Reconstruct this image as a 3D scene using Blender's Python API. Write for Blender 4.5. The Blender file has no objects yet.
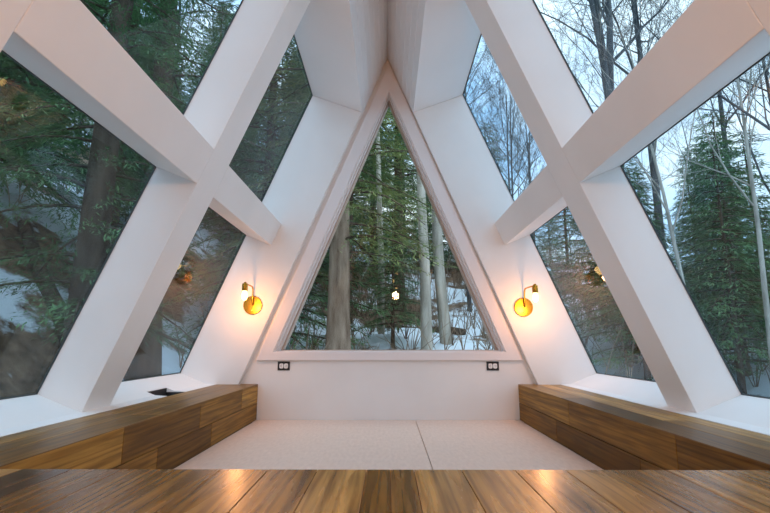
import bpy, bmesh, math, random
from mathutils import Vector, Matrix
import numpy as np

S = bpy.context.scene
C = S.collection
PI = math.pi

# ------------------------------------------------------------------ camera
cd = bpy.data.cameras.new('camera'); cam = bpy.data.objects.new('camera', cd); C.objects.link(cam)
cd.sensor_width = 36; cd.lens = 477.45 / 770 * 36; cd.clip_start = 0.02; cd.clip_end = 300
cam.location = (0.0011, 0, 0.5348)
cam.rotation_euler = (PI / 2 + 0.1783, 0.0, 0.0062)
S.camera = cam
# ------------------------------------------------------------------ view
S.view_settings.view_transform = 'Standard'; S.view_settings.look = 'None'
S.view_settings.gamma = 1; S.view_settings.use_curve_mapping = False
S.view_settings.exposure = 0.58
SKY = 1.6            # strength of the overcast sky
SCONCE_W = 2.6        # each wall sconce
PENDANT_W = 26.0      # lamps in the room behind the camera
try:
    S.cycles.max_bounces = 10; S.cycles.diffuse_bounces = 5; S.cycles.transparent_max_bounces = 16
    S.cycles.use_denoising = True; S.cycles.sample_clamp_indirect = 4.0
except Exception: pass
# ------------------------------------------------------------------ sky
W = bpy.data.worlds.new('overcast_sky'); S.world = W; W.use_nodes = True
nt = W.node_tree; nt.nodes.clear()
def N(t, **k):
    n = nt.nodes.new(t)
    for a, b in k.items(): setattr(n, a, b)
    return n
tc = N('ShaderNodeTexCoord'); mp = N('ShaderNodeMapping'); mp.inputs['Scale'].default_value = (1, 1, 1.6)
no = N('ShaderNodeTexNoise'); no.inputs['Scale'].default_value = 3.2; no.inputs['Detail'].default_value = 5; no.inputs['Roughness'].default_value = .55
cr = N('ShaderNodeValToRGB'); cr.color_ramp.elements[0].position = .36; cr.color_ramp.elements[0].color = (.33, .60, .92, 1)
cr.color_ramp.elements[1].position = .62; cr.color_ramp.elements[1].color = (.80, .92, 1.0, 1)
bg = N('ShaderNodeBackground'); bg.inputs['Strength'].default_value = SKY; wo = N('ShaderNodeOutputWorld')
L = nt.links.new
L(tc.outputs['Generated'], mp.inputs[0]); L(mp.outputs[0], no.inputs['Vector']); L(no.outputs[0], cr.inputs[0]); sx_ = N('ShaderNodeSeparateXYZ'); L(tc.outputs['Generated'], sx_.inputs[0])
mr = N('ShaderNodeMapRange'); mr.inputs[1].default_value = .45; mr.inputs[2].default_value = 1.0; mr.inputs[3].default_value = 1.0; mr.inputs[4].default_value = 1.55; L(sx_.outputs[2], mr.inputs[0])
ms = N('ShaderNodeMath', operation='MULTIPLY'); ms.inputs[1].default_value = SKY; L(mr.outputs[0], ms.inputs[0]); L(ms.outputs[0], bg.inputs['Strength'])
L(cr.outputs[0], bg.inputs['Color']); L(bg.outputs[0], wo.inputs[0])

# ------------------------------------------------------------------ materials
def mat(name, col=(.8, .8, .8), rough=.5, metal=0.0, spec=None):
    m = bpy.data.materials.new(name); m.use_nodes = True
    b = m.node_tree.nodes['Principled BSDF']
    b.inputs['Base Color'].default_value = (*col, 1); b.inputs['Roughness'].default_value = rough; b.inputs['Metallic'].default_value = metal
    if spec is not None: b.inputs['Specular IOR Level'].default_value = spec
    return m
def nodes(m): return m.node_tree.nodes, m.node_tree.links.new, m.node_tree.nodes['Principled BSDF']
def noise_mat(name, c0, c1, scale=5, rough=.7, bump=.0, stretch=(1, 1, 1), detail=6, p0=.35, p1=.65, metal=0, spec=.3, bdist=.02):
    m = mat(name, c0, rough, metal, spec); n, l, b = nodes(m)
    t = n.new('ShaderNodeTexCoord'); mp = n.new('ShaderNodeMapping'); mp.inputs['Scale'].default_value = stretch
    x = n.new('ShaderNodeTexNoise'); x.inputs['Scale'].default_value = scale; x.inputs['Detail'].default_value = detail
    r = n.new('ShaderNodeValToRGB'); r.color_ramp.elements[0].position = p0; r.color_ramp.elements[1].position = p1
    r.color_ramp.elements[0].color = (*c0, 1); r.color_ramp.elements[1].color = (*c1, 1)
    l(t.outputs['Object'], mp.inputs[0]); l(mp.outputs[0], x.inputs['Vector']); l(x.outputs[0], r.inputs[0]); l(r.outputs[0], b.inputs['Base Color'])
    if bump:
        bp = n.new('ShaderNodeBump'); bp.inputs['Strength'].default_value = bump; bp.inputs['Distance'].default_value = bdist
        l(x.outputs[0], bp.inputs['Height']); l(bp.outputs[0], b.inputs['Normal'])
    return m
M = {}
M['paint'] = noise_mat('white_paint', (.80, .77, .74), (.835, .805, .775), 3, .55, .06, spec=.3, bdist=.004)
M['ceiling'] = noise_mat('white_board_paint', (.78, .775, .77), (.81, .80, .795), 2, .5, .04, spec=.3, bdist=.004)
M['trim'] = mat('painted_trim', (.80, .74, .72), .4)
M['frame'] = mat('window_frame_paint', (.72, .66, .63), .4)
M['bead'] = mat('shadow_line_bead', (.50, .36, .28), .4)  # brown tone paints the trim's shadow line onto the bead
M['black'] = mat('black_plastic', (.02, .018, .018), .4)
M['dark'] = mat('black_liner', (.006, .006, .008), .5)
M['receptacle'] = mat('white_plastic', (.85, .83, .80), .3)
M['gasket'] = mat('rubber_gasket', (.03, .04, .04), .6)
M['brass'] = noise_mat('brushed_brass', (.42, .20, .02), (.52, .27, .035), 6, .26, .0, (1, 1, 60), metal=1)
M['screw'] = mat('dark_brass', (.45, .26, .07), .35, 1)

def wood_mat(name, dark, mid, light, rough=.33, spec=.3):
    """planks: uv in metres (u along the plank), face attribute 'tone' picks the board's own colour"""
    m = mat(name, mid, rough, 0, spec); n, l, b = nodes(m)
    uv = n.new('ShaderNodeUVMap'); uv.uv_map = 'UVMap'
    at = n.new('ShaderNodeAttribute'); at.attribute_name = 'tone'
    def noise(sx, sy, detail, dist=0.):
        mp = n.new('ShaderNodeMapping'); mp.inputs['Scale'].default_value = (sx, sy, 1)
        x = n.new('ShaderNodeTexNoise'); x.inputs['Scale'].default_value = 1; x.inputs['Detail'].default_value = detail; x.inputs['Distortion'].default_value = dist
        l(uv.outputs[0], mp.inputs[0]); l(mp.outputs[0], x.inputs['Vector']); return x
    big = noise(1.3, 13, 5, 1.6); fine = noise(4, 90, 6, .5)
    # cathedral rings: distance field distorted along the board
    mp = n.new('ShaderNodeMapping'); mp.inputs['Scale'].default_value = (.7, 15, 1)
    wv = n.new('ShaderNodeTexWave'); wv.wave_type = 'BANDS'; wv.bands_direction = 'Y'; wv.inputs['Scale'].default_value = .8
    wv.inputs['Distortion'].default_value = 14; wv.inputs['Detail'].default_value = 2; wv.inputs['Detail Scale'].default_value = .9
    l(uv.outputs[0], mp.inputs[0]); l(mp.outputs[0], wv.inputs[0])
    def mix(a, bb, f, mode='MIX'):
        x = n.new('ShaderNodeMix'); x.data_type = 'RGBA'; x.blend_type = mode
        for s, v in ((x.inputs[6], a), (x.inputs[7], bb), (x.inputs[0], f)):
            if hasattr(v, 'is_linked'): l(v, s)
            elif isinstance(v, tuple): s.default_value = (*v, 1)
            else: s.default_value = v
        return x.outputs[2]
    r1 = n.new('ShaderNodeValToRGB'); e = r1.color_ramp.elements; e[0].position = .0; e[0].color = (*dark, 1); e[1].position = 1; e[1].color = (*light, 1)
    k = r1.color_ramp.elements.new(.5); k.color = (*mid, 1)
    l(at.outputs['Fac'], r1.inputs[0])
    rb = n.new('ShaderNodeValToRGB'); rb.color_ramp.elements[0].position = .35; rb.color_ramp.elements[1].position = .62
    rb.color_ramp.elements[0].color = (.62, .58, .54, 1); rb.color_ramp.elements[1].color = (1.12, 1.1, 1.08, 1)
    l(big.outputs[0], rb.inputs[0])
    c1 = mix(r1.outputs[0], rb.outputs[0], 1., 'MULTIPLY')
    rw = n.new('ShaderNodeValToRGB'); rw.color_ramp.elements[0].position = .0; rw.color_ramp.elements[1].position = .45
    rw.color_ramp.elements[0].color = (.60, .54, .48, 1); rw.color_ramp.elements[1].color = (1, 1, 1, 1)
    l(wv.outputs[0], rw.inputs[0])
    c2 = mix(c1, rw.outputs[0], .75, 'MULTIPLY')
    rf = n.new('ShaderNodeValToRGB'); rf.color_ramp.elements[0].position = .3; rf.color_ramp.elements[1].position = .6
    rf.color_ramp.elements[0].color = (.58, .54, .50, 1); rf.color_ramp.elements[1].color = (1.12, 1.12, 1.12, 1)
    l(fine.outputs[0], rf.inputs[0])
    c3 = mix(c2, rf.outputs[0], .8, 'MULTIPLY')
    l(c3, b.inputs['Base Color'])
    rr = n.new('ShaderNodeMapRange'); rr.inputs[3].default_value = rough - .05; rr.inputs[4].default_value = rough + .1
    l(big.outputs[0], rr.inputs[0]); l(rr.outputs[0], b.inputs['Roughness'])
    bp = n.new('ShaderNodeBump'); bp.inputs['Strength'].default_value = .12; bp.inputs['Distance'].default_value = .001
    l(fine.outputs[0], bp.inputs['Height']); l(bp.outputs[0], b.inputs['Normal'])
    return m
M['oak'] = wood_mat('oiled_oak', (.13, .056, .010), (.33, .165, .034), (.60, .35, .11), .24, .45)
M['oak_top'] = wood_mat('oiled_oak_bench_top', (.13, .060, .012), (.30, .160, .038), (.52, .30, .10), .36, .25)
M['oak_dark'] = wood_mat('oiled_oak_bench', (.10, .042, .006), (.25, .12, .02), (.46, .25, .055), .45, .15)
M['ply'] = noise_mat('plywood', (.70, .53, .43), (.80, .62, .51), 3.0, .7, .05, (22, 6, 4), 6, .25, .75, spec=.2, bdist=.002)

def glass_mat(name, tint, base=.04):
    m = bpy.data.materials.new(name); m.use_nodes = True; n = m.node_tree.nodes; l = m.node_tree.links.new; n.clear()
    o = n.new('ShaderNodeOutputMaterial'); t = n.new('ShaderNodeBsdfTransparent'); t.inputs[0].default_value = (*tint, 1)
    g = n.new('ShaderNodeBsdfGlossy'); g.inputs['Roughness'].default_value = 0.0; g.inputs[0].default_value = (1, 1, 1, 1)
    lw = n.new('ShaderNodeLayerWeight'); lw.inputs['Blend'].default_value = .5
    pw = n.new('ShaderNodeMath'); pw.operation = 'POWER'; pw.inputs[1].default_value = 5.0
    ma = n.new('ShaderNodeMath'); ma.operation = 'MULTIPLY_ADD'; ma.inputs[1].default_value = .5; ma.inputs[2].default_value = base
    mx = n.new('ShaderNodeMixShader')
    l(lw.outputs['Facing'], pw.inputs[0]); l(pw.outputs[0], ma.inputs[0]); l(ma.outputs[0], mx.inputs[0]); l(t.outputs[0], mx.inputs[1]); l(g.outputs[0], mx.inputs[2]); l(mx.outputs[0], o.inputs[0])
    return m
M['glass_side'] = glass_mat('tinted_insulated_glass', (.72, .775, .80), .022)
M['glass_clear'] = glass_mat('clear_insulated_glass', (.97, .98, .97), .012)

def emit_mat(name, col, s):
    m = mat(name, col, .3); n, l, b = nodes(m)
    b.inputs['Emission Color'].default_value = (*col, 1); b.inputs['Emission Strength'].default_value = s
    return m
M['bulb'] = emit_mat('lit_bulb_glass', (1.0, .62, .22), 7)
M['filament'] = emit_mat('glowing_filament', (1.0, .75, .4), 30)

# bark, needles, ground
def bark(name, a, b_, sc=9): return noise_mat(name, a, b_, sc, .9, .6, (1, 1, .22), 8, .3, .7, spec=.1, bdist=.03)
M['bark_hemlock'] = bark('hemlock_bark', (.04, .028, .02), (.14, .10, .07))
M['bark_pine'] = bark('pine_bark', (.12, .075, .05), (.36, .26, .19))
M['bark_grey'] = bark('grey_smooth_bark', (.24, .21, .17), (.58, .52, .44), 7)
M['bark_bare'] = bark('thin_branch_bark', (.05, .055, .06), (.15, .15, .15), 5)
M['needle'] = noise_mat('hemlock_needles', (.05, .125, .055), (.22, .38, .15), 1.6, .6, 0, (1, 1, 1), 4, .35, .7, spec=.2)
M['needle_warm'] = noise_mat('pine_needles', (.12, .18, .05), (.40, .44, .16), 1.2, .6, 0, (1, 1, 1), 4, .35, .7, spec=.2)
M['twig'] = noise_mat('dry_twigs', (.12, .08, .055), (.36, .26, .18), 2, .9, spec=.1)
M['snow'] = noise_mat('snow_mound', (.60, .68, .80), (.74, .80, .88), 3, .6, .3, spec=.3)
def ground_mat():
    m = mat('snow_and_leaf_litter', (.5, .5, .5), .8, 0, .2); n, l, b = nodes(m)
    t = n.new('ShaderNodeTexCoord')
    x = n.new('ShaderNodeTexNoise'); x.inputs['Scale'].default_value = .55; x.inputs['Detail'].default_value = 9; x.inputs['Roughness'].default_value = .62
    y = n.new('ShaderNodeTexNoise'); y.inputs['Scale'].default_value = 6; y.inputs['Detail'].default_value = 8
    r = n.new('ShaderNodeValToRGB'); r.color_ramp.elements[0].position = .455; r.color_ramp.elements[1].position = .495
    r2 = n.new('ShaderNodeValToRGB'); r2.color_ramp.elements[0].color = (.06, .038, .024, 1); r2.color_ramp.elements[1].color = (.34, .22, .14, 1)
    r2.color_ramp.elements[0].position = .3; r2.color_ramp.elements[1].position = .7
    mx = n.new('ShaderNodeMix'); mx.data_type = 'RGBA'; mx.inputs[7].default_value = (.84, .89, .94, 1)
    sp = n.new('ShaderNodeSeparateXYZ'); l(t.outputs['Object'], sp.inputs[0])
    mr = n.new('ShaderNodeMapRange'); mr.inputs[1].default_value = 13; mr.inputs[2].default_value = 16; mr.inputs[3].default_value = .012; mr.inputs[4].default_value = -.075; l(sp.outputs[1], mr.inputs[0])
    ma = n.new('ShaderNodeMapRange'); ma.inputs[1].default_value = -4.7; ma.inputs[2].default_value = -4.1; l(sp.outputs[0], ma.inputs[0])
    mc = n.new('ShaderNodeMapRange'); mc.inputs[1].default_value = -2.6; mc.inputs[2].default_value = -2.0; mc.inputs[3].default_value = -.06; mc.inputs[4].default_value = 0; l(sp.outputs[0], mc.inputs[0])
    mm = n.new('ShaderNodeMath'); mm.operation = 'MULTIPLY_ADD'; l(ma.outputs[0], mm.inputs[0]); l(mc.outputs[0], mm.inputs[1]); l(mr.outputs[0], mm.inputs[2])
    ad = n.new('ShaderNodeMath'); ad.operation = 'ADD'; l(x.outputs[0], ad.inputs[0]); l(mm.outputs[0], ad.inputs[1])
    l(t.outputs['Object'], x.inputs['Vector']); l(t.outputs['Object'], y.inputs['Vector']); l(ad.outputs[0], r.inputs[0]); l(y.outputs[0], r2.inputs[0])
    l(r.outputs[0], mx.inputs[0]); l(r2.outputs[0], mx.inputs[6]); l(mx.outputs[2], b.inputs['Base Color'])
    bp = n.new('ShaderNodeBump'); bp.inputs['Strength'].default_value = .5; bp.inputs['Distance'].default_value = .06; l(y.outputs[0], bp.inputs['Height']); l(bp.outputs[0], b.inputs['Normal'])
    return m
M['ground'] = ground_mat()

# ------------------------------------------------------------------ mesh helpers
def link(name, me, parent=None, m=None):
    o = bpy.data.objects.new(name, me); C.objects.link(o)
    if m is not None: me.materials.append(m)
    if parent is not None: o.parent = parent
    return o
def done(name, bm, m, parent=None, smooth=False, bevel=0, loc=None):
    bmesh.ops.remove_doubles(bm, verts=bm.verts, dist=1e-6)
    bmesh.ops.recalc_face_normals(bm, faces=bm.faces)
    me = bpy.data.meshes.new(name); bm.to_mesh(me); bm.free()
    if smooth:
        for p in me.polygons: p.use_smooth = True
    o = link(name, me, parent, m)
    if loc is not None: o.location = loc
    if bevel:
        b = o.modifiers.new('bevel', 'BEVEL'); b.width = bevel; b.segments = 2; b.limit_method = 'ANGLE'
    return o
def box(bm, x0, x1, y0, y1, z0, z1):
    v = [bm.verts.new(p) for p in ((x0, y0, z0), (x1, y0, z0), (x1, y1, z0), (x0, y1, z0), (x0, y0, z1), (x1, y0, z1), (x1, y1, z1), (x0, y1, z1))]
    for f in ((0, 3, 2, 1), (4, 5, 6, 7), (0, 1, 5, 4), (1, 2, 6, 5), (2, 3, 7, 6), (3, 0, 4, 7)): bm.faces.new([v[i] for i in f])
def prism(bm, poly, y0, y1, sx=1):
    """poly: list of (x, z), extruded along y"""
    a = [bm.verts.new((sx * x, y0, z)) for x, z in poly]; b = [bm.verts.new((sx * x, y1, z)) for x, z in poly]
    n = len(poly)
    bm.faces.new(a); bm.faces.new(b[::-1])
    for i in range(n): bm.faces.new((a[i], b[i], b[(i + 1) % n], a[(i + 1) % n]))
def ring_prism(bm, outer, inner, y0, y1):
    """frame between two same-length polygons in x, z"""
    n = len(outer)
    R = [[bm.verts.new((x, y, z)) for x, z in p] for p in (outer, inner) for y in (y0, y1)]
    o0, o1, i0, i1 = R
    for k in range(n):
        j = (k + 1) % n
        for q in ((o0[k], o0[j], i0[j], i0[k]), (o1[k], i1[k], i1[j], o1[j]), (o0[k], o1[k], o1[j], o0[j]), (i0[k], i0[j], i1[j], i1[k])): bm.faces.new(q)
def tube(bm, pts, r, seg=10, caps=True):
    rs = r if isinstance(r, (list, tuple)) else [r] * len(pts)
    pts = [Vector(p) for p in pts]; rings = []; up = None
    for i, p in enumerate(pts):
        d = (pts[min(i + 1, len(pts) - 1)] - pts[max(i - 1, 0)]).normalized()
        if up is None:
            up = Vector((0, 0, 1)) if abs(d.z) < .9 else Vector((1, 0, 0))
        a = d.cross(up).normalized(); up = a.cross(d).normalized()
        rings.append([bm.verts.new(p + (a * math.cos(2 * PI * k / seg) + up * math.sin(2 * PI * k / seg)) * rs[i]) for k in range(seg)])
    for A, B in zip(rings, rings[1:]):
        for k in range(seg): bm.faces.new((A[k], A[(k + 1) % seg], B[(k + 1) % seg], B[k]))
    if caps: bm.faces.new(rings[0][::-1]); bm.faces.new(rings[-1])
def lathe(bm, prof, seg=32, axis='z', loc=(0, 0, 0)):
    rings = []; loc = Vector(loc)
    for r, h in prof:
        ring = []
        for k in range(seg):
            a = 2 * PI * k / seg
            p = (r * math.cos(a), r * math.sin(a), h) if axis == 'z' else (r * math.cos(a), -h, r * math.sin(a))
            ring.append(bm.verts.new(Vector(p) + loc))
        rings.append(ring)
    for A, B in zip(rings, rings[1:]):
        for k in range(seg):
            try: bm.faces.new((A[k], A[(k + 1) % seg], B[(k + 1) % seg], B[k]))
            except ValueError: pass
    for ring in (rings[0], rings[-1]):
        try: bm.faces.new(ring)
        except ValueError: pass
def thing(name, label, cat, loc=(0, 0, 0), rotz=0, group=None):
    o = bpy.data.objects.new(name, None); C.objects.link(o); o.location = loc; o.rotation_euler = (0, 0, rotz); o.empty_display_size = .1
    return tag(o, label, cat, group)
def tag(o, label, cat, group=None, kind=None):
    o['label'] = label; o['category'] = cat
    if group: o['group'] = group
    if kind: o['kind'] = kind
    return o
def struct(o, label=None, cat=None):
    o['kind'] = 'structure'
    if label: o['label'] = label
    if cat: o['category'] = cat
    return o

# ------------------------------------------------------------------ frame geometry (cross-section of the A-frame)
m_ = 2.412
P1 = lambda z: (2.7823 - z) / m_          # gable ring and ceiling face
P2 = lambda z: (3.3208 - z) / m_          # inner face of rafters and purlins
G = lambda z: (3.8687 - z) / m_           # glass plane
YD1, YD = 3.46, 3.50
R2 = (2.060, 2.267); R3 = (.780, .988); R4 = (-.50, -.292)
ZU, ZL = 1.4066, 1.2414                   # purlin inner edges
PB = (P2(.236), .236); GB = (G(.3228), .3228)
GT = (G(2.4453), 2.4453); PT = (P2(2.372), 2.372); CT = (P1(2.300), 2.300)
LEDGE = .2445; PITW = .924; BENCH = 1.2097
YBACK = -3.2

# floor below everything, under the mattress pit
bm = bmesh.new(); box(bm, -1.5, 1.5, YBACK, 3.72, -.25, -.02); struct(done('floor', bm, M['paint']))

# walls below the sill and sills (trim) along each side
for s, side in ((-1, 'left'), (1, 'right')):
    bm = bmesh.new()
    prism(bm, [(1.47, -.25), (1.472, .30), (GB[0] + .003, .3235), (GB[0] + .002, .24), (1.222, .20), (1.222, -.25)], YBACK, 3.72, s)
    # solid sloping wall behind the last glazed bay (behind the camera)
    prism(bm, [PB, (GB[0] + .01, GB[1]), (GT[0] + .01, GT[1] + .01), PT], YBACK, R4[0] - .001, s)
    struct(done('wall_' + side, bm, M['paint']))
SILL = [(GB[0] + .003, .3228 + .0013), (GB[0], GB[1]), (1.279, .2500), (1.2115, .2455)]
# right sill
bm = bmesh.new()
def sill_poly(t0=0., t1=1.): return SILL + [(1.2115, .201), (GB[0] + .002, .241)]
prism(bm, sill_poly(), R4[0], YD1, 1)
struct(done('trim_1', bm, M['paint']))
# left sill, with the square cut-out
HY0, HY1 = 2.71, 2.95; HX0, HX1 = 1.213, 1.330
def sill_z(x):
    for (xa, za), (xb, zb) in zip(SILL, SILL[1:]):
        if xb <= x <= xa: return za + (zb - za) * (xa - x) / (xa - xb)
    return SILL[-1][1]
bm = bmesh.new()
prism(bm, sill_poly(), R4[0], HY0, -1); prism(bm, sill_poly(), HY1, YD1, -1)
prism(bm, SILL[:2] + [(HX1, sill_z(HX1)), (HX1, .205), (GB[0] + .002, .241)], HY0, HY1, -1)
struct(done('trim_2', bm, M['paint']))
t = thing('recessed_box', 'open black recessed box cut into the white sill below the left lower window', 'recessed box', (-1.2715, 2.83, .2))
bm = bmesh.new()
x0, x1, y0, y1 = -.0583, .0583, -.1198, .1198
for q in ((x0, x1, y0, y1, -.09, -.085), (x0, x0 + .004, y0, y1, -.085, .066), (x1 - .004, x1, y0, y1, -.085, .041), (x0, x1, y0, y0 + .004, -.085, .043), (x0, x1, y1 - .004, y1, -.085, .043)): box(bm, *q)
done('liner', bm, M['dark'], t)
bm = bmesh.new(); tube(bm, [(-.02, -.05, -.07), (.0, .0, -.05), (.01, .05, -.03), (.0, .08, -.045)], .008, 8); done('cable', bm, M['twig'], t)

# gable wall (back) with its deep side reveals
TRI_O = [(-.9412, .409), (.9632, .409), (.0110, 2.737)]       # casing outer
TRI_I = [(-.8222, .468), (.8432, .468), (.0110, 2.499)]       # casing inner / wall opening
TRI_F = [(-.7735, .4815), (.7955, .4815), (.0110, 2.452)]       # daylight opening of the frame
bm = bmesh.new()
z0 = -.25
ring_prism(bm, [(-(P1(z0) + .02), z0), (P1(z0) + .02, z0), (0, 2.80)], TRI_I, YD, 3.72)
for s in (-1, 1):
    prism(bm, [(P1(z0), z0), (1.47, z0), (1.4725, .31), (GB[0] + .003, .3235), (GT[0] + .003, GT[1] + .0012), CT, (P1(2.2), 2.2)], YD1, 3.72, s)
struct(done('wall_back', bm, M['paint'], bevel=.004))
# wall behind the camera
bm = bmesh.new(); prism(bm, [(-1.7, -.25), (1.7, -.25), (0.02, 2.95), (-.02, 2.95)], YBACK - .12, YBACK); struct(done('wall_front', bm, M['paint']))

# ceiling: beaded boards either side of the ridge, and the soffits down to the glass
bm = bmesh.new()
for s in (-1, 1):
    prof = []
    n = 7; zs = [2.7823 + (2.300 - 2.7823) * k / n for k in range(n + 1)]
    for k, z in enumerate(zs):
        if 0 < k < n: prof += [(P1(z + .004), z + .004), (P1(z) + .004, z + .0016), (P1(z - .004), z - .004)]
        else: prof.append((P1(z), z))
    prof += [(GT[0] + .003, GT[1] + .0012), (GT[0] - .03, 2.60), (0, 3.20)]
    prism(bm, prof, YBACK, 3.72, s)
struct(done('ceiling', bm, M['ceiling']))

# rafters and purlins
def rafter(s, ry, label):
    bm = bmesh.new(); prism(bm, [(PB[0], PB[1]), GB, GT, (PT[0], PT[1])], ry[0], ry[1], s)
    o = done('rafter', bm, M['paint'], bevel=.003); tag(o, label, 'rafter', None); return o
rafter(-1, R2, 'white sloping rafter between the two left windows, nearer the gable window')
rafter(1, R2, 'white sloping rafter between the two right windows, nearer the gable window')
rafter(-1, R3, 'nearest white sloping rafter, clipped by the top left corner of the picture')
rafter(1, R3, 'nearest white sloping rafter, clipped by the top right corner of the picture')
rafter(-1, R4, 'white sloping rafter on the left side behind the viewpoint')
rafter(1, R4, 'white sloping rafter on the right side behind the viewpoint')
for s, side in ((-1, 'left'), (1, 'right')):
    bm = bmesh.new()
    poly = [(P2(ZU), ZU), (P2(ZL), ZL), (G(1.3229), 1.3229), (G(1.4881), 1.4881)]
    for a, b in ((R2[1], YD1), (R3[1], R2[0]), (R4[1], R3[0])): prism(bm, poly, a, b, s)
    tag(done('purlin', bm, M['paint'], bevel=.003), 'long white horizontal beam crossing the %s rafters between upper and lower windows' % side, 'beam')

# glazing of the slopes
wn = 2
bays = ((R2[1], YD1, 'far'), (R3[1], R2[0], 'near'), (R4[1], R3[0], 'rear'))
for s, side in ((-1, 'left'), (1, 'right')):
    for a, b, far in bays:
        for zb, zt, lvl in ((GB[1], 1.3229, 'lower'), (1.4881, GT[1], 'upper')):
            w = bpy.data.objects.new('window_%d' % wn, None); C.objects.link(w); wn += 1
            w.location = (s * G(zb), a, zb); struct(w)
            inv = Matrix.Translation(-Vector(w.location))
            e = .02; th = .012; nx, nz = .9237, .383        # outward normal (for s=1)
            bm = bmesh.new()
            zb2, zt2 = zb - e, zt + e
            v = []
            for off in (.004, .004 + th):
                for y, z in ((a - e, zb2), (b + e, zb2), (b + e, zt2), (a - e, zt2)):
                    v.append(bm.verts.new((s * (G(z) + nx * off), y, z + nz * off)))
            for f in ((0, 1, 2, 3), (7, 6, 5, 4), (0, 4, 5, 1), (1, 5, 6, 2), (2, 6, 7, 3), (3, 7, 4, 0)): bm.faces.new([v[i] for i in f])
            bm.transform(inv); done('glass_pane', bm, M['glass_side'], w)
            bm = bmesh.new(); g = .0035
            def bead(y0, y1, z0_, z1_):
                q = []
                for off in (-.004, .003):
                    for y, z in ((y0, z0_), (y1, z0_), (y1, z1_), (y0, z1_)): q.append(bm.verts.new((s * (G(z) + nx * off), y, z + nz * off)))
                for f in ((0, 1, 2, 3), (7, 6, 5, 4), (0, 4, 5, 1), (1, 5, 6, 2), (2, 6, 7, 3), (3, 7, 4, 0)): bm.faces.new([q[i] for i in f])
            bead(a, a + g, zb, zt); bead(b - g, b, zb, zt); bead(a + g, b - g, zb, zb + g); bead(a + g, b - g, zt - g, zt)
            bm.transform(inv); done('gasket', bm, M['gasket'], w)

# the triangular gable window
w = bpy.data.objects.new('window_1', None); C.objects.link(w); w.location = (.011, YD, .409); struct(w)
def rel(bm): bm.transform(Matrix.Translation((-.011, -YD, -.409)))
bm = bmesh.new(); ring_prism(bm, TRI_O, TRI_I, YD - .018, YD + .001); rel(bm); done('casing', bm, M['trim'], w, bevel=.003)
def lerp(A, B, t): return [(a[0] + (b[0] - a[0]) * t, a[1] + (b[1] - a[1]) * t) for a, b in zip(A, B)]
bm = bmesh.new(); ring_prism(bm, TRI_I, lerp(TRI_I, TRI_F, .28), YD - .006, 3.64); rel(bm); done('stop_moulding', bm, M['trim'], w, bevel=.002)
bm = bmesh.new(); ring_prism(bm, lerp(TRI_I, TRI_F, .28), lerp(TRI_I, TRI_F, .7), YD + .035, 3.64); rel(bm); done('sash', bm, M['frame'], w, bevel=.002)
bm = bmesh.new(); ring_prism(bm, lerp(TRI_I, TRI_F, .7), TRI_F, YD + .075, 3.66); rel(bm); done('inner_bead', bm, M['bead'], w, bevel=.002)
bm = bmesh.new(); prism(bm, lerp(TRI_F, TRI_I, .2), YD + .10, YD + .115); rel(bm); done('glass_pane', bm, M['glass_clear'], w)

# ------------------------------------------------------------------ plank surfaces
def planks(name, quads, m, parent=None, seed=1, gap=.0012, thick=.018):
    """quads: (origin, u dir, v dir, length, width, tone); each board is a chamfered slab"""
    rnd = random.Random(seed); vs = []; fs = []; uvs = []; tones = []
    for o, du, dv, Lg, Wd, tone in quads:
        o = Vector(o); du = Vector(du); dv = Vector(dv); nn = du.cross(dv).normalized()
        if tone is None: tone = min(1, max(0, rnd.gauss(.5, .3)))
        ou, ov = rnd.random() * 40, rnd.random() * 40
        c = .0012
        def P(u, v, h): return o + du * u + dv * v + nn * h
        g = gap / 2
        base = len(vs)
        top = [(g + c, g + c), (Lg - g - c, g + c), (Lg - g - c, Wd - g - c), (g + c, Wd - g - c)]
        mid = [(g, g), (Lg - g, g), (Lg - g, Wd - g), (g, Wd - g)]
        for u, v in top: vs.append(P(u, v, 0)); 
        for u, v in mid: vs.append(P(u, v, -c))
        for u, v in mid: vs.append(P(u, v, -thick))
        UV = [(u + ou, v + ov) for u, v in top + mid + mid]
        F = [(0, 1, 2, 3), (11, 10, 9, 8)]
        for k in range(4):
            j = (k + 1) % 4
            F.append((4 + k, 4 + j, j, k)); F.append((8 + k, 8 + j, 4 + j, 4 + k))
        for f in F:
            fs.append([base + i for i in f]); uvs.append([UV[i] for i in f]); tones.append(tone)
    me = bpy.data.meshes.new(name); me.from_pydata(vs, [], fs); me.update()
    ul = me.uv_layers.new(name='UVMap'); k = 0
    for u4 in uvs:
        for u in u4: ul.data[k].uv = u; k += 1
    a = me.attributes.new('tone', 'FLOAT', 'FACE'); a.data.foreach_set('value', tones)
    return link(name, me, parent, m)
def split_lengths(a, b, rnd, lo=.5, hi=1.3):
    out = [a]
    while out[-1] < b - lo:
        n = out[-1] + rnd.uniform(lo, hi)
        if b - n < .25: n = b
        out.append(min(n, b))
    if out[-1] < b: out[-1] = b
    return out
rnd = random.Random(4)
YDECK = 1.18
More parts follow.
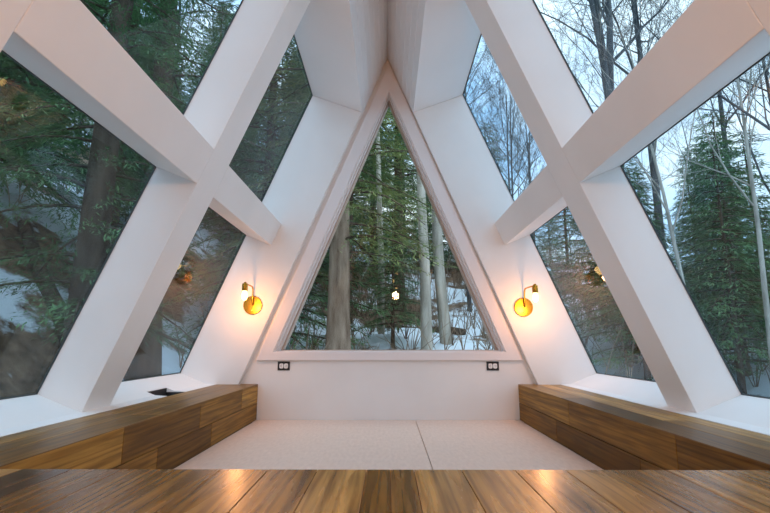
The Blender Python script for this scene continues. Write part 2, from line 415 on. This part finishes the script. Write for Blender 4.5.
# deck
seams = [.0065, .061, .171, .294, .411, .526, .643, .760, .877, .994, 1.111, BENCH]
ls = [-.049, -.163, -.277, -.388, -.500, -.617, -.734, -.851, -.968, -1.085, -BENCH]
tone_map = {.0065: .30, .061: .72, .171: .70, .294: .60, .411: .55, .526: .38, .643: .62, .760: .5, -.049: .32, -.163: .85, -.277: .48, -.388: .50, -.500: .40, -.617: .30, -.734: .22}
xs = ls[::-1] + seams
q = []
for a, b in zip(xs, xs[1:]):
    q.append(((a, YDECK, LEDGE), (0, -1, 0), (1, 0, 0), 1.6, b - a, tone_map.get(a, None)))
    yy = split_lengths(YDECK - 1.6, YDECK - 1.6 + 1, rnd)
    q.append(((a, YDECK - 1.6, LEDGE), (0, -1, 0), (1, 0, 0), YDECK - 1.6 - YBACK - .02, b - a, None))
for i in range(len(q)):      # keep the board faces up
    o, du, dv, Lg, Wd, tn = q[i]; q[i] = ((o[0] + Wd, o[1], o[2]), du, (-1, 0, 0), Lg, Wd, tn)
q = [((o[0] - Wd, o[1] - Lg, o[2]), (0, 1, 0), (1, 0, 0), Lg, Wd, tn) for o, du, dv, Lg, Wd, tn in q]
q = [((o[0] + Wd, o[1], o[2]), (0, 1, 0), (-1, 0, 0), Lg, Wd, tn) for o, du, dv, Lg, Wd, tn in q]
dk = thing('wooden_deck', 'wide oak plank deck running towards the viewer in the foreground', 'wooden deck', (0, 0, LEDGE - .03))
def childplanks(*a, **k):
    o = planks(*a, **k); p = k.get('parent'); o.matrix_parent_inverse = Matrix.Translation(-Vector(p.location)); return o
childplanks('deck_boards', q, M['oak'], parent=dk, seed=8)
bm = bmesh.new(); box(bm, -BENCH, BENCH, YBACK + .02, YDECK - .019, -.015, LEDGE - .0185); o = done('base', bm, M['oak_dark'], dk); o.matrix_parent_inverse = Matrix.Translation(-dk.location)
q = []; x = -PITW
for k, xx in enumerate(split_lengths(-PITW, PITW, rnd)[:-1]):
    pass
for z0_, hh in ((0.0, .122), (.122, .1225)):
    L_ = split_lengths(-PITW, PITW, rnd)
    for a, b in zip(L_, L_[1:]): q.append(((b, YDECK, z0_), (-1, 0, 0), (0, 0, 1), b - a, hh, None))
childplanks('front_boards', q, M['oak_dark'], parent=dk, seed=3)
# benches
for s, side in ((-1, 'left'), (1, 'right')):
    bn = thing('plank_bench', 'low box bench clad in brown oak planks along the %s side of the sleeping pit' % side, 'bench', (s * 1.06, 2.34, 0))
    rnd = random.Random(21 if s < 0 else 22)
    q = []
    for xa, xb, ye in ((PITW, 1.045, YD), (1.045, 1.13, YD1), (1.13, BENCH, YD1)):
        Y = split_lengths(YDECK, ye, rnd, .7, 1.5)
        for a, b in zip(Y, Y[1:]):
            if s > 0: q.append(((xb, a, LEDGE), (0, 1, 0), (-1, 0, 0), b - a, xb - xa, None))
            else: q.append(((-xa, a, LEDGE), (0, 1, 0), (-1, 0, 0), b - a, xb - xa, None))
    childplanks('top_boards', q, M['oak_top'], parent=bn, seed=11 + s)
    q = []
    rows = ((.0, .118), (.118, .1255))
    J = {-1: ((1.18, 2.02, 2.62, 3.5), (1.18, 1.75, 2.45, 3.13, 3.5)), 1: ((1.18, 1.86, 2.75, 3.5), (1.18, 1.62, 2.55, 3.5))}[s]
    TT = {-1: ((.50, .22, .55), (.75, .35, .55, .95)), 1: ((.38, .10, .40), (.28, .48, .72))}[s]
    for (z0_, hh), Y, tt in zip(rows, J, TT):
        for a, b, tn in zip(Y, Y[1:], tt):
            if s < 0: q.append(((-PITW, b, z0_), (0, -1, 0), (0, 0, 1), b - a, hh, tn)) if False else q.append(((-PITW, a, z0_), (0, 1, 0), (0, 0, 1), b - a, hh, tn))
            else: q.append(((PITW, b, z0_), (0, -1, 0), (0, 0, 1), b - a, hh, tn))
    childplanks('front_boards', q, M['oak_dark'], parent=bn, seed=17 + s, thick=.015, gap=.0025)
    bm = bmesh.new(); xa, xb = PITW + .016, BENCH - .002
    box(bm, min(s * xa, s * xb), max(s * xa, s * xb), YDECK + .002, YD1 - .002, -.015, LEDGE - .019)
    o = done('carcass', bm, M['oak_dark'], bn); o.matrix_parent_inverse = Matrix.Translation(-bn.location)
# plywood sheets in the pit
bm = bmesh.new(); box(bm, -PITW + .001, .1905, YDECK + .002, YD - .002, -.018, 0)
tag(done('plywood_sheet', bm, M['ply'], bevel=.0012), 'wide beige plywood sheet covering the left two thirds of the pit floor', 'plywood sheet')
bm = bmesh.new(); box(bm, .1945, PITW - .001, YDECK + .002, YD - .002, -.018, 0)
tag(done('plywood_sheet', bm, M['ply'], bevel=.0012), 'narrow beige plywood sheet covering the right third of the pit floor', 'plywood sheet')

# ------------------------------------------------------------------ outlets
def outlet(x, z, label):
    t = thing('power_outlet', label, 'power outlet', (x, YD, z))
    a, b = .0435, .031
    bm = bmesh.new(); ring_prism(bm, [(-a, -b), (a, -b), (a, b), (-a, b)], [(-.034, -.021), (.034, -.021), (.034, .021), (-.034, .021)], -.006, 0)
    done('black_frame', bm, M['black'], t, bevel=.0015)
    bm = bmesh.new(); box(bm, -.034, .034, -.003, .0, -.021, .021); done('backing', bm, M['black'], t)
    for k in (-1, 1):
        bm = bmesh.new(); cx = k * .0165
        prism(bm, [(cx + .0145 * math.copysign(abs(math.cos(a_)) ** .6, math.cos(a_)), .0175 * math.copysign(abs(math.sin(a_)) ** .6, math.sin(a_))) for a_ in [2 * PI * i / 20 for i in range(20)]], -.0075, -.003)
        r = done('receptacle', bm, M['receptacle'], t)
        bm = bmesh.new()
        for dz in (-.006, .006): box(bm, cx - .004, cx + .004, -.0082, -.0070, dz - .0012, dz + .0012)
        box(bm, cx + k * .008 - .002, cx + k * .008 + .002, -.0082, -.0070, -.002, .002)
        done('slot', bm, M['black'], r)
outlet(-.745, .370, 'black framed power outlet below the left end of the gable window')
outlet(.7485, .370, 'black framed power outlet below the right end of the gable window')

# ------------------------------------------------------------------ wall sconces
def sconce(x, z, turn, label):
    t = thing('wall_sconce', label, 'wall lamp', (x, YD1, z))
    bm = bmesh.new(); lathe(bm, [(.0005, 0), (.066, 0), (.067, .003), (.067, .011), (.064, .014), (.0005, .014)], 48, 'y'); done('back_plate', bm, M['brass'], t, True, 0)
    p = t.children[0]
    for poly in p.data.polygons: poly.use_smooth = abs(poly.normal.y) < .5
    bm = bmesh.new(); lathe(bm, [(.0005, .014), (.006, .014), (.006, .020), (.0005, .021)], 16, 'y', (-.004, 0, -.038)); done('thumb_screw', bm, M['screw'], t)
    F = .215
    dx = math.sin(turn) * F
    pts = [(.004, -.010, .0), (.004, -.022, .004), (.004, -.028, .016), (.004, -.03, .10), (.004 + .02 * dx / F, -.036, .120), (.004 + .03 * dx / F, -.05, .130)]
    pts += [(.004 + dx * k, -.05 - (F - .05) * k, .132) for k in (.3, .7, 1.0)]
    bm = bmesh.new(); tube(bm, pts, .0052, 12); done('arm', bm, M['brass'], t, True)
    ex, ey, ez = pts[-1]
    bm = bmesh.new(); lathe(bm, [(.0005, .012), (.008, .011), (.010, .004), (.0185, .0), (.0195, -.006), (.0195, -.044), (.0175, -.050), (.0005, -.050)], 24, 'z', (ex, ey, ez)); 
    done('socket', bm, M['brass'], t, True)
    bm = bmesh.new(); lathe(bm, [(.0005, -.046), (.012, -.050), (.015, -.058), (.0175, -.074), (.0195, -.088), (.017, -.102), (.011, -.111), (.0005, -.113)], 24, 'z', (ex, ey, ez))
    b = done('bulb', bm, M['bulb'], t, True)
    ld = bpy.data.lights.new('sconce_light', 'POINT'); ld.energy = SCONCE_W; ld.color = (1, .41, .15); ld.shadow_soft_size = .024
    lo = bpy.data.objects.new('sconce_light', ld); C.objects.link(lo); lo.parent = t; lo.location = (ex, ey - .0, ez - .118 - .026)
    return t
sconce(-.977, .800, -.02, 'brass wall lamp with bare glowing bulb on the left panel beside the gable window')
sconce(.9773, .785, .10, 'brass wall lamp with bare glowing bulb on the right panel beside the gable window')
# lamp behind the camera
def pendant(x, y, z, label):
    t = thing('pendant_lamp', label, 'pendant lamp', (x, y, z))
    bm = bmesh.new(); tube(bm, [(0, 0, -.12), (0, 0, 2.782 - abs(x) * 2.412 - z - .01)], .003, 8); done('cord', bm, M['black'], t)
    for k, (dx, dz) in enumerate(((.03, .12), (-.03, 0), (.02, -.12))):
        bm = bmesh.new(); lathe(bm, [(.0005, .02), (.011, .018), (.012, -.02), (.0005, -.022)], 16, 'z', (dx, 0, dz)); so = done('socket', bm, M['brass'], t, True)
        bm = bmesh.new(); lathe(bm, [(.0005, -.02), (.010, -.024), (.017, -.045), (.013, -.062), (.0005, -.068)], 16, 'z', (dx, 0, dz)); done('bulb', bm, M['bulb'], t, True)
    ld = bpy.data.lights.new('pendant_light', 'POINT'); ld.energy = PENDANT_W; ld.color = (1, .48, .20); ld.shadow_soft_size = .06
    lo = bpy.data.objects.new('pendant_light', ld); C.objects.link(lo); lo.parent = t; lo.location = (0, 0, -.28)
pendant(.12, -.35, 1.55, 'cluster of three small bare bulbs on a cord behind the viewpoint')

# ------------------------------------------------------------------ outside: ground
def gz(x, y):
    z = -.9 + .20 * max(0, min(y, 24) - 3.6) + .22 * max(0, min(y, 19) - 13)
    if x < -2.6: z += .95 * (min(-2.6 - x, 3.4)) + .28 * max(0, -6 - x)
    if x > 6: z -= .04 * (x - 6)
    z += .10 * math.sin(x * 1.3 + y * .7) + .08 * math.sin(x * 2.9 - y * 2.1) + .05 * math.sin(y * 4.3 + x)
    if -2 < x < 2.2 and y < 4.2: z = min(z, -.6)
    return z
nx_, ny_ = 110, 110; X0, X1, Y0, Y1 = -26, 34, -12, 46
vs = []; fs = []
for j in range(ny_ + 1):
    for i in range(nx_ + 1):
        x = X0 + (X1 - X0) * i / nx_; y = Y0 + (Y1 - Y0) * j / ny_
        vs.append((x, y, gz(x, y)))
for j in range(ny_):
    for i in range(nx_):
        a = j * (nx_ + 1) + i; fs.append((a, a + 1, a + nx_ + 2, a + nx_ + 1))
me = bpy.data.meshes.new('ground'); me.from_pydata(vs, [], fs)
for p in me.polygons: p.use_smooth = True
struct(link('ground', me, None, M['ground']), 'hillside of patchy snow and brown leaf litter around the cabin', 'ground')

# ------------------------------------------------------------------ outside: trees
class Mesh:
    def __init__(s): s.v = []; s.f = []
    def tube(s, pts, rs, seg=5):
        pts = [Vector(p) for p in pts]; b0 = len(s.v); up = None
        for i, p in enumerate(pts):
            d = (pts[min(i + 1, len(pts) - 1)] - pts[max(i - 1, 0)])
            d = d.normalized() if d.length > 1e-9 else Vector((0, 0, 1))
            if up is None: up = Vector((1, 0, 0)) if abs(d.x) < .8 else Vector((0, 1, 0))
            a = d.cross(up).normalized(); up = a.cross(d).normalized()
            for k in range(seg):
                an = 2 * PI * k / seg; s.v.append(p + (a * math.cos(an) + up * math.sin(an)) * rs[i])
        for i in range(len(pts) - 1):
            for k in range(seg):
                j = (k + 1) % seg; A = b0 + i * seg; s.f.append((A + k, A + j, A + seg + j, A + seg + k))
    def build(s, name, m, parent=None, smooth=True):
        me = bpy.data.meshes.new(name); me.from_pydata(s.v, [], s.f)
        if smooth:
            for p in me.polygons: p.use_smooth = True
        return link(name, me, parent, m)
def quads_mesh(name, Q, m, parent):
    """Q: array (n, 4, 3)"""
    Q = np.asarray(Q, dtype=np.float32); n = len(Q)
    me = bpy.data.meshes.new(name); me.vertices.add(4 * n); me.vertices.foreach_set('co', Q.reshape(-1))
    me.loops.add(4 * n); me.loops.foreach_set('vertex_index', np.arange(4 * n, dtype=np.int32))
    me.polygons.add(n); me.polygons.foreach_set('loop_start', np.arange(0, 4 * n, 4, dtype=np.int32)); me.polygons.foreach_set('loop_total', np.full(n, 4, dtype=np.int32))
    me.update(calc_edges=True)
    return link(name, me, parent, m)
def evergreen(name, H, R, r0, seed, clear=.06, nb=110, bark_m='bark_hemlock', leaf_m='needle', twl=.17, per=1.0, wid=.10):
    rnd = random.Random(seed); rg = np.random.default_rng(seed)
    t = bpy.data.objects.new(name, None); C.objects.link(t)
    tr = Mesh(); n = 9; px = rnd.uniform(-.12, .12); py = rnd.uniform(-.12, .12)
    tp = [(px * math.sin(k / n * 2.2), py * math.sin(k / n * 1.7), -.4 + (H + .4) * k / n) for k in range(n + 1)]
    tr.tube(tp, [r0 * (1.25 if k == 0 else 1) * (1 - .93 * (k / n)) for k in range(n + 1)], 12)
    br = Mesh(); quads = []
    for i in range(nb):
        h = H * (clear + (1 - clear) * ((i + rnd.random()) / nb) ** .95)
        f = 1 - h / H; az = i * 2.4 + rnd.uniform(-.5, .5); Lb = (R * (f ** .75) + .18) * rnd.uniform(.65, 1.1)
        rise = rnd.uniform(.05, .35) * (1 - f * .8); droop = rnd.uniform(.22, .5)
        d = np.array((math.cos(az), math.sin(az), 0)); pts = []
        for k in range(6):
            u = k / 5; pts.append(np.array((0, 0, h)) + d * Lb * u + np.array((0, 0, Lb * (rise * u - droop * u * u))))
        br.tube(pts, [.022 * (1 - .85 * k / 5) * (.4 + Lb / 2) for k in range(6)], 4)
        side = np.array((-d[1], d[0], 0.))
        ns = max(6, int(Lb / .075 * per))
        for k in range(ns):
            u = .12 + .88 * (k + rnd.random()) / ns; q = u * 5; a = min(4, int(q)); p = pts[a] + (pts[a + 1] - pts[a]) * (q - a)
            for sg in (-1, 1):
                sl = Lb * .42 * (1.15 - u) * rnd.uniform(.6, 1.2) + .08     # side shoot length
                sd = (side * sg * rnd.uniform(.7, 1.) + d * rnd.uniform(.35, .8) + np.array((0, 0, rnd.uniform(-.45, .05)))); sd /= np.linalg.norm(sd)
                nt_ = max(2, int(sl / (.32 * twl)))
                for w_ in range(nt_):
                    c = p + sd * sl * (w_ + .3) / nt_ + rg.normal(0, .012, 3)
                    td = sd * rnd.uniform(.5, 1) + d * rnd.uniform(-.2, .8) + side * rnd.uniform(-.7, .7) + np.array((0, 0, rnd.uniform(-.4, .2))); td /= np.linalg.norm(td)
                    wd = np.cross(td, (rnd.uniform(-.4, .4), rnd.uniform(-.4, .4), 1)); wd /= np.linalg.norm(wd) + 1e-6
                    tl = twl * rnd.uniform(.5, 1.1); tw = tl * wid
                    quads.append((c, c + td * tl * .45 + wd * tw, c + td * tl, c + td * tl * .45 - wd * tw))
    tr.build('trunk', M[bark_m], t); br.build('branches', M['bark_hemlock'], t); quads_mesh('foliage', quads, M[leaf_m], t)
    return t
def bare(name, H, r0, seed, bark_m='bark_bare', fork=.35, spread=.5, levels=4, lean=(0, 0), twin=False, branch_from=.35, kids=(4, 7)):
    rnd = random.Random(seed); t = bpy.data.objects.new(name, None); C.objects.link(t); tr = Mesh(); br = Mesh()
    def grow(mesh, p, d, Ln, r, lev, frm):
        n = 7 if lev == 0 else 5; pts = [Vector(p)]; dd = Vector(d).normalized()
        for k in range(n):
            w = .05 if lev == 0 else .16
            dd = (dd + Vector((rnd.uniform(-w, w), rnd.uniform(-w, w), rnd.uniform(-w, w) * .6 + (.05 if lev else 0)))).normalized()
            pts.append(pts[-1] + dd * Ln / n)
        rs = [max(.0035, r * (1 - .8 * k / n)) for k in range(n + 1)]
        mesh.tube(pts, rs, 10 if lev == 0 else (5 if lev < 3 else 3))
        if lev >= levels: return
        nk = rnd.randint(*kids) + (6 if lev == 0 else 0)
        for k in range(nk):
            u = frm + (1 - frm) * (k + rnd.random()) / nk; a = min(n - 1, int(u * n)); q = pts[a].lerp(pts[a + 1], u * n - a)
            dm = (pts[a + 1] - pts[a]).normalized(); ax = dm.cross(Vector((rnd.gauss(0, 1), rnd.gauss(0, 1), rnd.gauss(0, 1)))).normalized()
            ang = rnd.uniform(.45, 1.0) * (spread / .5)
            nd = (Matrix.Rotation(ang, 3, ax) @ dm)
            grow(br, q, nd, Ln * rnd.uniform(.32, .55) * (1.15 - .45 * u), max(.004, r * (1 - .8 * u) * .55), lev + 1, .15)
    if twin:
        tr.tube([(0, 0, -.4), (0, 0, H * fork * .5), (0, 0, H * fork)], [r0 * 1.2, r0, r0 * .95], 10)
        grow(tr, (0, 0, H * fork - .02), (.20, .03, 1), H * (1 - fork), r0 * .72, 0, .12)
        grow(tr, (0, 0, H * fork - .02), (-.16, -.05, 1), H * (1 - fork) * .95, r0 * .66, 0, .12)
    else: grow(tr, (0, 0, -.4), (lean[0], lean[1], 1), H + .4, r0, 0, branch_from)
    tr.build('trunk', M[bark_m], t); br.build('branches', M[bark_m if bark_m != 'bark_pine' else 'bark_bare'], t)
    return t
def copy_tree(src, name=None):
    r = src.copy(); C.objects.link(r)
    for ch in list(src.children):
        c = ch.copy(); C.objects.link(c); c.parent = r
    return r
used = set()
# label of each tree that shows, by where it stands
TREES = {
    (9.6, 13.0): 'background bare tree, leftmost of four in the lower right near window',
    (5.4, 5.6): 'background bare tree, second from left of four in the lower right near window',
    (11.5, 11.0): 'background bare tree, third from left of four in the lower right near window',
    (8.2, 9.6): 'background bare tree, rightmost of four in the lower right near window',
    (7.6, 15.0): 'the only background bare tree in the upper right near window',
    (3.2, 18.0): 'background bare tree, leftmost of five in the upper right far window',
    (2.4, 14.0): 'background bare tree, second from left of five in the upper right far window',
    (3.1, 11.5): 'background bare tree, third from left of five in the upper right far window',
    (3.9, 14.5): 'background bare tree, fourth from left of five in the upper right far window',
    (5.6, 18.0): 'background bare tree, rightmost of five in the upper right far window',
    (2.34, 27.54): 'the only distant hemlock in the gable window',
    (14.12, 25.92): 'distant hemlock, leftmost of two in the lower right near window',
    (14.77, 22.54): 'distant hemlock, rightmost of two in the lower right near window',
    (-3.26, 18.56): 'the only distant hemlock in the upper left far window',
    (-13.7, 18.5): 'the only distant hemlock in the lower left near window',
    (-8.78, 23.11): 'distant hemlock, leftmost of two in the upper left near window',
    (-7.1, 18.38): 'distant hemlock, rightmost of two in the upper left near window',
    (10.43, 30.24): 'distant hemlock, leftmost of two in the lower right far window',
    (8.38, 22.02): 'distant hemlock, rightmost of two in the lower right far window',
    (3.85, 17.67): 'the only distant hemlock in the upper right far window',
    (11.45, 22.26): 'distant leafless tree, leftmost of four in the lower right near window',
    (13.67, 23.53): 'distant leafless tree, second from left of four in the lower right near window',
    (13.66, 20.3): 'distant leafless tree, third from left of four in the lower right near window',
    (17.27, 23.44): 'distant leafless tree, rightmost of four in the lower right near window',
    (-11.95, 17.38): 'the only distant leafless tree in the lower left near window',
    (-8.91, 18.53): 'distant leafless tree, leftmost of three in the upper left near window',
    (-11.99, 25.02): 'distant leafless tree, second from left of three in the upper left near window',
    (-9.86, 25.1): 'distant leafless tree, rightmost of three in the upper left near window',
    (13.17, 34.0): 'the only distant leafless tree in the lower right far window',
    (3.62, 21.55): 'distant leafless tree, leftmost of four in the upper right far window',
    (5.11, 20.73): 'distant leafless tree, second from left of four in the upper right far window',
    (5.87, 19.07): 'distant leafless tree, third from left of four in the upper right far window',
    (5.37, 18.81): 'distant leafless tree, rightmost of four in the upper right far window',
    (-2.7, 16.5): 'the only dark bank hemlock in the gable window',
    (-4.2, 14.0): 'the only dark bank hemlock in the upper left far window',
    (-7.6, 7.4): 'dark bank hemlock, leftmost of three in the lower left near window',
    (-9.5, 10.6): 'dark bank hemlock, second from left of three in the lower left near window',
    (-5.2, 9.6): 'dark bank hemlock, rightmost of three in the lower left near window',
    (-6.4, 12.2): 'the only dark bank hemlock in the upper left near window',
    (7.6, 11.2): 'background young hemlock, leftmost of five in the lower right near window',
    (6.9, 9.6): 'background young hemlock, second from left of five in the lower right near window',
    (5.75, 7.9): 'background young hemlock, third from left of five in the lower right near window',
    (11.0, 14.0): 'background young hemlock, fourth from left of five in the lower right near window',
    (7.3, 8.1): 'background young hemlock, rightmost of five in the lower right near window',
    (3.0, 9.6): 'background young hemlock, leftmost of four in the lower right far window',
    (5.6, 12.5): 'background young hemlock, second from left of four in the lower right far window',
    (5.0, 9.9): 'background young hemlock, third from left of four in the lower right far window',
    (3.95, 7.5): 'background young hemlock, rightmost of four in the lower right far window',
    (-1.9, 22.0): 'hillside hemlock, leftmost of five in the gable window',
    (-3.4, 18.5): 'hillside hemlock, second from left of five in the gable window',
    (-0.6, 19.5): 'hillside hemlock, third from left of five in the gable window',
    (0.7, 22.5): 'hillside hemlock, fourth from left of five in the gable window',
    (1.9, 18.2): 'hillside hemlock, rightmost of five in the gable window',
    (3.8, 20.5): 'the only hillside hemlock in the upper right far window',
}
def put(src, x, y, sc, rz, label, cat, group=None, dz=0, sz=None):
    if group and TREES:
        if (round(x, 2), round(y, 2)) not in TREES: return
        label = TREES[(round(x, 2), round(y, 2))]
    o = src if src.name not in used else copy_tree(src)
    used.add(o.name)
    o.location = (x, y, gz(x, y) + dz); o.rotation_euler = (0, 0, rz); o.scale = (sc, sc, sz or sc)
    tag(o, label, cat, group); return o
hem = evergreen('hemlock_tree', 9.5, 2.5, .20, 5, .05, 150)
hem2 = evergreen('hemlock_tree', 6.0, 1.7, .085, 9, .13, 95)
pine = evergreen('pine_tree', 13, 2.4, .215, 12, .16, 120, 'bark_pine', 'needle_warm', twl=.12, wid=.075)
high = evergreen('hemlock_tree', 12, 2.6, .17, 77, .28, 110)
high2 = evergreen('hemlock_tree', 12, 1.7, .2, 78, .27, 70, twl=.12)
narrow = evergreen('hemlock_tree', 11, 1.35, .17, 52, .10, 120, twl=.09, per=1.6, wid=.075)
tall = evergreen('hemlock_tree', 12.5, 2.9, .19, 31, .02, 190)
fork = bare('bare_tree', 13, .12, 3, twin=True, fork=.42)
bare1 = bare('bare_tree', 12, .10, 6, levels=4)
bare2 = bare('bare_tree', 10, .075, 14, levels=4, spread=.42)
grey = bare('bare_tree', 12, .115, 23, 'bark_grey', levels=3, spread=.45, branch_from=.5, lean=(.03, 0))
slim = bare('bare_tree', 11, .075, 41, 'bark_grey', levels=3, spread=.4, branch_from=.45, lean=(.05, 0))

# centre, through the gable window
put(pine, -.82, 8.0, 1, .4, 'thick brown conifer trunk standing left of centre behind the gable window', 'tree')
put(grey, .72, 9.0, 1, 1.0, 'pale grey trunk right of centre behind the gable window, left of another pale trunk', 'tree')
put(grey, 1.23, 10, 1.15, 3.0, 'pale grey trunk furthest right behind the gable window', 'tree')
put(slim, -.15, 11, 1.1, 2.2, 'slender pale leaning trunk near the middle of the gable window', 'tree')
put(hem, -2.5, 9.5, .95, .3, 'dark hemlock at the left edge of the gable window view', 'tree')
put(high, -1.1, 12.5, 1.0, 1.3, 'green hemlock behind the thick brown trunk', 'tree')
put(high, .35, 14.5, 1.1, 2.3, 'tall green hemlock filling the middle of the gable window', 'tree')
put(hem2, .1, 10.2, .55, 1.1, 'small hemlock sapling at the foot of the slender pale trunk', 'tree')
# left slope
put(narrow, -2.95, 4.6, 1, .2, 'large hemlock trunk and boughs close outside the lower left window', 'tree')
put(tall, -5.6, 5.9, .9, 2.2, 'hemlock on the bank at the upper left corner, brown trunk', 'tree')
put(high2, -3.05, 6.1, 1.0, 4.0, 'leaning hemlock with thick trunk seen through the upper left window', 'tree')
put(high2, -4.35, 7.1, .95, 1.0, 'dark trunk at the left of the upper left near window, beside the thicker one', 'tree')
for x, y, s_, r in ((-5.2, 9.6, .6, 1.2), (-7.6, 7.4, .62, 3.1), (-8.6, 4.3, .8, 5.2), (-6.6, 3.2, .7, 4.1), (-9.5, 10.6, .65, .7), (-6.4, 12.2, .65, 2.6), (-4.2, 14, .75, 3.7), (-11.5, 7.5, .7, 1.6), (-2.7, 16.5, .9, 2.0)):
    put(tall if (int(x * 10) % 2) else hem, x, y, s_, r, 'dark hemlock in the dense stand on the left bank', 'tree', 'hemlocks on the left bank')
# right side
put(hem2, 5.0, 7.0, .68, .6, 'young hemlock with dark trunk in snow at the lower right corner', 'tree')
put(hem2, 6.3, 8.7, .8, 2.1, 'green hemlock behind the young hemlock at the right edge', 'tree')
put(hem2, 4.4, 8.9, .7, 3.9, 'bushy green hemlock just right of the near right rafter', 'tree')
put(slim, 4.75, 6.1, .55, .9, 'thin pale leaning trunk seen through the near right window', 'tree')
put(slim, 4.0, 6.2, .5, 2.9, 'thin pale trunk rising left of the leaning one on the right', 'tree')
put(fork, 4.55, 9.1, .95, .5, 'tall bare tree with forked trunk against the sky at upper right', 'tree')
put(bare1, 6.5, 11, 1.1, 1.9, 'bare tree with dense twigs against the sky near the top right corner', 'tree')
for i, (x, y, s_, r) in enumerate(((3.1, 11.5, .62, .3), (2.4, 14, .7, 1.4), (3.9, 14.5, .7, 2.5), (8.2, 9.6, .9, 4.4), (9.6, 13, 1.0, 5.1), (7.6, 15, 1.05, 3.3), (11.5, 11, 1.0, .8), (3.2, 18, .7, 2), (5.6, 18, .7, 4), (5.4, 5.6, .8, 1.0), (8.4, 6.0, .9, 2.8))):
    put(bare1 if i % 3 == 1 else bare2, x, y, s_, r, 'bare leafless tree in the woods on the right', 'tree', 'bare trees on the right')
for i, (x, y, s_, r) in enumerate(((3.95, 7.5, .66, .9), (5.75, 7.9, .75, 2.9), (7.3, 8.1, .8, 4.2), (5.0, 9.9, .85, 1.3), (6.9, 9.6, .85, 3.7), (7.6, 11.2, .95, .5), (8.6, 8.4, .9, 1.9), (5.6, 12.5, .95, 3.3), (9.8, 10.4, 1.0, 4.9), (11, 14, 1.1, 2.3), (3.0, 9.6, .5, 2.0), (7.0, 6.6, .75, 5.0))):
    put(hem2, x, y, s_, r, 'young hemlock in the woods on the right', 'tree', 'hemlocks on the right', sz=s_ * .88)
# far woods
for i, (x, y, s_, r) in enumerate(((-3.4, 18.5, 1.0, .3), (-.6, 19.5, .8, 1.7), (1.9, 18.2, .6, 3.0), (3.8, 20.5, .7, 4.4), (.7, 22.5, .9, 5.2), (-1.9, 22, 1.1, 2.2))):
    put(hem, x, y, s_, r, 'hemlock on the hillside behind the gable window trees', 'tree', 'hillside hemlocks behind the gable window')
rnd = random.Random(77)
for i in range(46):
    x = rnd.uniform(-14, 22); y = rnd.uniform(17, 34)
    ra, rb = rnd.random(), rnd.uniform(0, 6)
    if i % 3 == 0 and x < 1: put(hem, x, y, .8 + .4 * ra, rb, 'distant hemlock on the far hillside', 'tree', 'distant hemlocks')
    elif i % 3 == 0: put(hem2, x, y, .9 + .4 * ra, rb, 'distant hemlock on the far hillside', 'tree', 'distant hemlocks')
    else: put([grey, slim, bare1][i % 3], x, y, (.7 + .35 * ra) * (.6 if x > 3 else 1), rb, 'distant leafless tree on the far hillside', 'tree', 'distant leafless trees')

# undergrowth: uncountable twigs
rnd = random.Random(5); mb = Mesh()
for i in range(1500):
    x = rnd.uniform(-7, 10); y = rnd.uniform(6.2, 21)
    if rnd.random() < .6 and y < 12.5: continue
    z = gz(x, y)
    for k in range(rnd.randint(3, 6)):
        h = rnd.uniform(.3, 1.1); a = rnd.uniform(0, 6.28); l_ = rnd.uniform(.1, .6)
        p = [(x + math.cos(a) * l_ * u ** 1.6, y + math.sin(a) * l_ * u ** 1.6, z - .05 + h * u) for u in (0, .35, .7, 1)]
        mb.tube(p, [.010, .008, .006, .003], 3)
o = mb.build('undergrowth', M['twig']); tag(o, 'tangle of thin brown leafless undergrowth on the snowy hillside', 'undergrowth', kind='stuff')
# fallen logs
def log(a, b, r, label):
    A = Vector((a[0], a[1], gz(*a) + r * .7)); B = Vector((b[0], b[1], gz(*b) + r * .7)); ms = Mesh()
    pts = [A.lerp(B, k / 6) + Vector((0, 0, .04 * math.sin(k * 1.3))) for k in range(7)]
    ms.tube([p - A for p in pts], [r * (1 - .06 * k) for k in range(7)], 10)
    o = ms.build('fallen_log', M['bark_hemlock']); o.location = A; tag(o, label, 'log')
log((2.0, 12.6), (-.2, 12.1), .10, 'dark fallen log lying across the snow behind the gable window')
log((-3.4, 5.4), (-5.2, 6.6), .12, 'dark fallen log on the snowy left bank')
